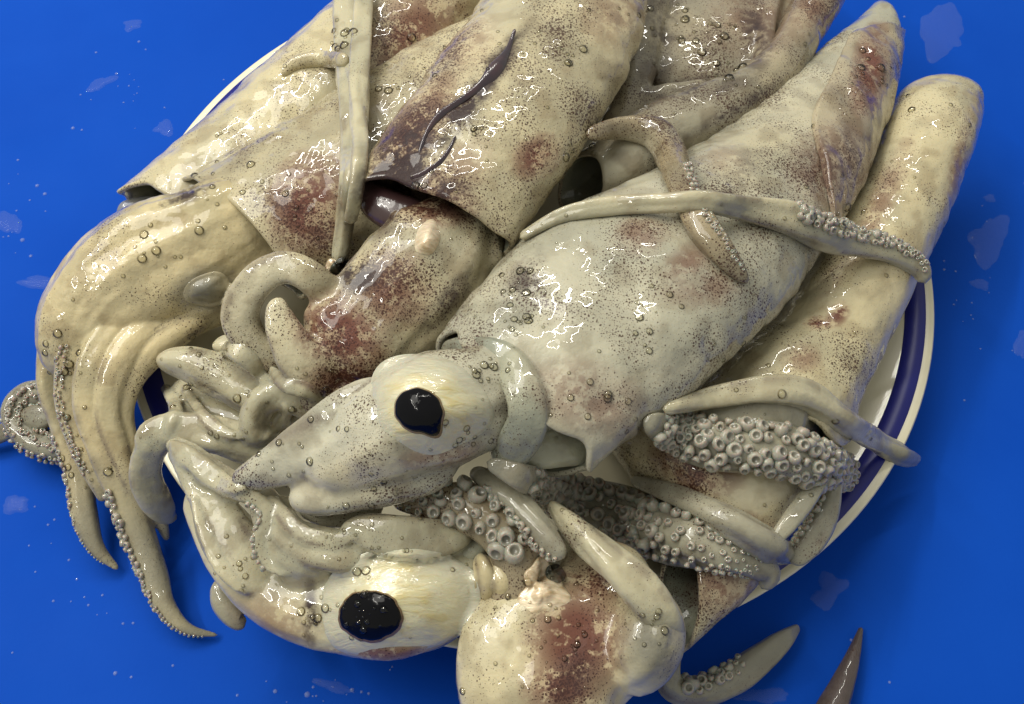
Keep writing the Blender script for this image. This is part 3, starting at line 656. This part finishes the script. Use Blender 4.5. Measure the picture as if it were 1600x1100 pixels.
# ------------------------------------------------------------------ arms of the bottom squid
a = s8.tube([(770, 1010, 14, .045), (795, 945, 26, .052), (808, 880, 38, .057), (785, 825, 44, .060), (725, 790, 38, .061), (660, 782, 26, .060), (612, 782, 12, .058)], 'arm', 'armbrown', .6, n=110, k=36, amp=.05)
s8.suckers(a, .40, .97, (160, 125, 90, 55), .0024, 1.95, grow=lambda t: 1.1 - .8 * max(0, (t - .75) / .25))
a = s8.tube([(735, 735, 10, .062), (785, 765, 20, .065), (822, 800, 22, .066), (852, 840, 23, .066), (872, 862, 17, .066), (882, 872, 8, .066)], 'arm', 'armgrey', .75, n=80, key='x')
s8.suckers(a, .25, .98, (205, 175, 145), .0016, 1.9, grow=lambda t: 1.3 - .8 * t)
a = s8.tube([(760, 722, 10), (830, 752, 26), (900, 780, 38), (970, 808, 44), (1040, 832, 44), (1110, 855, 38), (1170, 876, 28), (1200, 898, 18), (1190, 920, 8)], 'arm', 'armgrey', .7, n=120, k=36, key='x')
s8.suckers(a, .12, .30, (50, 85, 120, 155), .0018, 1.9)
s8.suckers(a, .28, .70, (38, 72, 106, 140, 172), .0026, 1.95)
s8.suckers(a, .68, .93, (40, 70, 100, 130, 160), .0016, 1.9, grow=lambda t: 1.5 - 1.3 * (t - .7) / .25)
s8.tube([(985, 748, 8), (1040, 768, 16), (1100, 796, 22), (1160, 826, 26), (1210, 856, 26), (1246, 873, 10)], 'arm', 'armgrey', .8, n=80, key='x')
s8.tube([(858, 785, 8, .060), (905, 832, 24, .064), (955, 878, 29, .066), (1005, 925, 31, .065), (1042, 970, 26, .060), (1066, 1003, 9, .050)], 'arm', 'arm', .8, n=100, k=36, amp=.04, key='x')
a = s8.tube([(1066, 975, 10, .030), (1048, 1025, 15, .020), (1048, 1070, 19, .014), (1090, 1082, 22, .010), (1145, 1060, 23, .010), (1190, 1026, 20, .010), (1224, 998, 14, .008), (1248, 978, 5, .004)], 'arm', 'armgrey', .75, n=100)
s8.suckers(a, .36, .66, (5, 40, 75), .0020, 1.95, grow=lambda t: 1.2 - .6 * max(0, (t - .36) / .3))

# ------------------------------------------------------------------ arms of the right-hand squid
s6.tube([(1085, 668, 16), (1130, 650, 26), (1190, 645, 26), (1250, 662, 20), (1275, 680, 10)], 'arm', 'armgrey', .7, n=70)
a = s6.tube([(1005, 655, 14), (1055, 680, 32), (1130, 695, 40), (1200, 702, 42), (1262, 720, 38), (1312, 738, 28), (1340, 748, 12)], 'arm', 'armgrey', .7, n=100, k=36)
s6.suckers(a, .08, .97, (15, 42, 68, 94, 120, 148), .0018, 1.9, grow=lambda t: .75 + .5 * math.sin(3.1 * t))
s6.tube([(1035, 640, 9), (1110, 624, 17), (1190, 611, 22), (1255, 618, 25), (1310, 650, 20), (1365, 688, 17), (1408, 710, 18), (1436, 720, 8)], 'tentacle', 'arm', .7, n=110, k=32, amp=.05, groove=.05)
s6.tube([(1300, 720, 12, .048), (1262, 780, 15, .050), (1232, 820, 14, .052), (1203, 852, 8, .05)], 'tentacle', 'armgrey', .8, n=60)
a = s6.tube([(1305, 740, 12, .040), (1290, 800, 18, .040), (1266, 845, 20, .042), (1236, 880, 12, .042)], 'tentacle', 'armgrey', .8, n=60)
s6.suckers(a, .3, .9, (150, 185), .0016, 1.7)

# ------------------------------------------------------------------ draped arm and tentacle of the dark rolled squid
a = s4.tube([(915, 212, 10), (975, 200, 19), (1025, 207, 26), (1052, 250, 24), (1068, 300, 21), (1092, 350, 24), (1127, 396, 20), (1155, 428, 12), (1167, 443, 4)], 'arm', 'armbrown', .7, n=110)
s4.suckers(a, .55, .97, (10, 45), .0011, 1.9, grow=lambda t: 1.3 - .9 * max(0, (t - .6) / .4))
a = s4.tube([(812, 372, 7), (880, 337, 12), (960, 322, 14), (1040, 316, 15), (1100, 313, 17), (1165, 325, 19), (1230, 342, 25), (1290, 366, 25), (1350, 382, 22), (1400, 396, 19), (1436, 418, 15), (1446, 443, 9)], 'tentacle', 'arm', .75, n=140, k=32, amp=.05)
s4.suckers(a, .60, .97, (5, 35, 65), .0014, 1.9, grow=lambda t: 1.25 - .6 * max(0, (t - .75) / .25))

# ------------------------------------------------------------------ twin strands hanging down over the upper left
s3.tube([(540, -30, 18), (545, 60, 22), (552, 150, 22), (552, 230, 18), (545, 300, 16), (538, 360, 15), (528, 412, 12)], 'tentacle', 'arm', .8, n=120, amp=.05, groove=.06)
s3.tube([(568, -30, 13), (565, 60, 15), (560, 140, 15), (562, 220, 14), (556, 290, 13), (546, 350, 10)], 'tentacle', 'arm', .8, n=110, amp=.05, sink=.3)
# loose fin flap on the long left body and its clear membrane
s1.tube([(440, 118, 5), (460, 100, 10), (500, 92, 13), (545, 95, 12)], 'fin', 'cream', .6, n=50)
s1.tube([(300, 322, 16, .034), (250, 325, 20, .034), (205, 335, 22, .034), (192, 345, 14, .032)], 'membrane', 'lip', .5, n=50)

# ------------------------------------------------------------------ eyes
def torn(a): return 1 + .16 * math.sin(3 * a + .6) + .10 * math.sin(7 * a)
e = s5.lens(668, 636, 100, 84, .004, 'sclera', 'eye', ang=8, soft=.3, rim=True)
def p5(a): return 1 + .05 * math.sin(2 * a) + .34 * math.exp(-((a - .95) / .30) ** 2) + .012 * math.sin(7 * a) + .01 * math.sin(11 * a + 1)
s5.lens(655, 642, 40.5, 37.5, .0005, 'eyerim', 'iris_rim', e, outline=p5)
s5.lens(654, 641, 38, 35, .0007, 'pupil', 'pupil', e, outline=p5)
e = s9.lens(622, 938, 130, 92, .004, 'sclera', 'eye', ang=-12, soft=.3, rim=True)
def p9(a): return 1 + .03 * math.sin(2 * a + 1) + .02 * math.sin(5 * a) + .012 * math.sin(9 * a + 2) + .01 * math.sin(17 * a)
s9.lens(579, 963, 51, 43, .0005, 'eyerim', 'iris_rim', e, outline=p9)
s9.lens(578, 962, 48, 40, .0008, 'pupil', 'pupil', e, outline=p9)
e = s8.lens(848, 925, 38, 46, .002, 'torn', 'eye', outline=torn, soft=.4)
s8.lens(868, 896, 17, 14, .0010, 'eyedark', 'pupil', e, ang=30)
s2.lens(325, 453, 40, 28, .003, 'yellow', 'eye', ang=-10, soft=.2, rim=True)
s3.lens(668, 372, 30, 20, .0025, 'torn', 'beak_sheath', ang=-75, rim=True)
e = s3.lens(527, 425, 24, 20, .004, 'torn', 'eye', outline=torn, ang=-30)
s3.lens(532, 416, 17, 12, .0012, 'eyedark', 'pupil', e, ang=-30)

# ------------------------------------------------------------------ a stray tentacle tip reaching in at the bottom right
tt = Squid('x', 'x', un(1320, 1090, .0)); 
a = tt.tube([(1270, 1180, 30, .007), (1300, 1110, 24, .006), (1322, 1055, 16, .005), (1336, 1015, 9, .004), (1346, 980, 3, .002)], 'squid_tentacle', 'slip', .7, n=70)
o = a['o']; o.parent = None; o.location = tt.o.location; bpy.data.objects.remove(tt.o)
tag(o, 'dark pointed tentacle tip lying alone on the blue table at bottom right', 'tentacle')

# ------------------------------------------------------------------ slime bubbles on the skin
BUB = {}
def bubble(x, y, rpx):
    h = cast(x, y)
    if not h or h[3] is None or not isinstance(h[3], Squid) or h[3] is tt: return
    V, F = BUB.setdefault(h[3], ([], []))
    n = h[1] if h[1] @ (CAM - h[0]) > 0 else -h[1]
    r = rpx * float((h[0] - CAM) @ VD) / FPX
    q = Vector(n).to_track_quat('Z', 'Y'); X, Y = np.array(q @ Vector((1, 0, 0))), np.array(q @ Vector((0, 1, 0)))
    o = len(V); k = 10; rings = [(1.08, -.25), (1., .05), (.86, .45), (.55, .75), (.15, .88)]
    for a, z in rings:
        for j in range(k):
            t = 2 * math.pi * j / k; V.append(h[0] + r * (a * (X * math.cos(t) + Y * math.sin(t)) + n * z * .8))
    F += grid_faces(len(rings), k, o); F.append(tuple(range(o + (len(rings) - 1) * k, o + len(rings) * k)))
R = random.Random(4)
CL = [(330, 275, 60, 12), (470, 290, 60, 14), (640, 290, 25, 14), (760, 200, 40, 10), (810, 440, 25, 14), (820, 500, 22, 14), (1040, 30, 50, 24), (1120, 60, 30, 16), (1140, 120, 25, 14), (1010, 480, 50, 10), (1150, 560, 50, 14),
      (300, 590, 40, 10), (330, 570, 40, 8), (610, 770, 40, 12), (470, 690, 60, 12), (560, 850, 80, 20), (480, 970, 20, 14), (570, 955, 38, 26), (350, 900, 50, 16), (860, 930, 40, 10), (900, 1000, 70, 18), (1010, 980, 30, 10), (240, 400, 60, 10), (90, 560, 30, 12), (120, 720, 50, 20),
      (740, 680, 30, 14), (760, 580, 20, 14), (950, 640, 70, 14), (1300, 320, 60, 10), (1420, 170, 70, 8), (650, 120, 60, 12), (870, 60, 60, 14), (920, 240, 30, 8), (1280, 700, 70, 20), (500, 600, 40, 12), (530, 60, 20, 14), (400, 680, 60, 10), (700, 870, 60, 8), (830, 1040, 70, 8), (1370, 120, 30, 12)]
for x, y, sp, n in CL:
    for _ in range(n):
        bubble(R.gauss(x, sp * .7), R.gauss(y, sp * .6), R.choice((2, 2.5, 3, 3, 3.5, 4, 5, 6, 7.5)))
for _ in range(130): bubble(R.uniform(60, 1540), R.uniform(0, 1100), R.choice((1.8, 2, 2.5, 3, 3.5)))
for sq, (V, F) in BUB.items():
    o = mesh_obj('slime_bubbles', V, F, 'bubble', sq.o, bvh=False); o['kind'] = 'stuff'

# ------------------------------------------------------------------ water on the table
def puddle(x, y, rx, ry, ang, seed, label):
    k, n = 72, 6; a0 = math.radians(ang); V = []
    for i in range(n + 1):
        rr = i / n
        for j in range(k):
            a = 2 * math.pi * j / k
            o = 1 + .6 * noise.noise(Vector((math.cos(a) * 1.0 + seed, math.sin(a) * 1.0, seed))) + .22 * noise.noise(Vector((math.cos(a) * 2.4, math.sin(a) * 2.4 + seed, seed)))
            u, v = rx * rr * o * math.cos(a), ry * rr * o * math.sin(a)
            p = un(x + u * math.cos(a0) - v * math.sin(a0), y + u * math.sin(a0) + v * math.cos(a0), 0.0)
            p[2] = .0004 + .0005 * (1 - rr ** 4) if rr < .99 else .0002
            V.append(p)
    o = mesh_obj('water_puddle', V, grid_faces(n + 1, k, 0, True, True), 'puddle', bvh=False)
    tag(o, label, 'puddle', 'thin wet patches on the blue table')
puddle(1475, 55, 40, 42, 20, 1.3, 'largest pale wet patch on the blue table at the top right corner')
puddle(1545, 372, 26, 40, 25, 4.1, 'jagged pale wet patch on the blue table right of the outermost squid')
puddle(27, 787, 24, 16, 0, 7.7, 'round pale wet patch on the blue table at the left edge below the curled tentacle')
puddle(62, 441, 32, 9, 5, 2.2, 'narrow pale wet patch touching the yellowish squid head at the left')
puddle(207, 39, 14, 9, -10, 9.4, 'small pale wet spot nearest the top left of the blue table')
puddle(158, 130, 20, 9, -25, 5.6, 'slanted small wet spot on the blue table left of the plate rim')
puddle(256, 200, 15, 13, 0, 3.9, 'faint wet spot close beside the white rim at upper left')
puddle(1545, 310, 11, 6, 10, 6.2, 'small oval wet spot right of the outermost squid tail, above the jagged patch')
puddle(1596, 540, 10, 20, 0, 8.3, 'faint wet spot at the right picture edge below the jagged patch')
puddle(1532, 444, 14, 8, 20, 1.9, 'faint wet smear on the blue table beside the right plate rim')
puddle(15, 350, 22, 14, 30, 2.9, 'speckled wet smear at the left picture edge, upper half')
puddle(1295, 925, 34, 26, -50, 3.3, 'faint broad wet smear on the blue table below the lower right plate rim')
puddle(1190, 1088, 40, 12, 0, 6.9, 'faint wet smear at the bottom edge under the suckered arm tip')
puddle(520, 1072, 30, 8, 15, 5.1, 'thin wet streak on the blue table below the bubbly black eye')
V, F = [], []
def drop(x, y, rpx):
    c = un(x, y, 0.0002); r = rpx * .00024; o = len(V); k = 8
    for a, z in ((1, 0), (.8, .3), (.4, .48)):
        for j in range(k): V.append(c + r * np.array([a * math.cos(j * math.pi / 4), a * math.sin(j * math.pi / 4), z * 1.1]))
    F.extend(grid_faces(3, k, o)); F.append(tuple(range(o + 16, o + 24)))
for x, y, r in ((58, 290, 3.5), (70, 303, 3.5), (28, 250, 2.5), (182, 115, 3), (150, 82, 2.5), (217, 65, 3), (126, 148, 2), (114, 200, 3.5), (128, 203, 2.5), (35, 375, 4), (48, 400, 3), (85, 812, 2), (75, 820, 2), (180, 1052, 3), (205, 1058, 2), (430, 1080, 3), (270, 1040, 2), (1413, 26, 2.5),
              (1475, 421, 2.5), (1493, 424, 2), (1390, 1066, 2), (1330, 1000, 2), (160, 930, 2), (120, 905, 2), (480, 1085, 4), (550, 1078, 3)): drop(x, y, r)
for _ in range(70):
    x, y = R.choice(((R.gauss(40, 30), R.gauss(360, 50)), (R.gauss(230, 50), R.gauss(150, 40)), (R.gauss(120, 60), R.gauss(950, 60)), (R.gauss(500, 70), R.gauss(1075, 15)), (R.gauss(1540, 40), R.gauss(480, 90))))
    h = cast(x, y)
    if h and h[0][2] < .001: drop(x, y, R.choice((1, 1.3, 1.6, 2)))
o = mesh_obj('water_droplets', V, F, 'drop', bvh=False)
tag(o, 'tiny clear water droplets scattered over the blue table', 'droplets', kind='stuff')
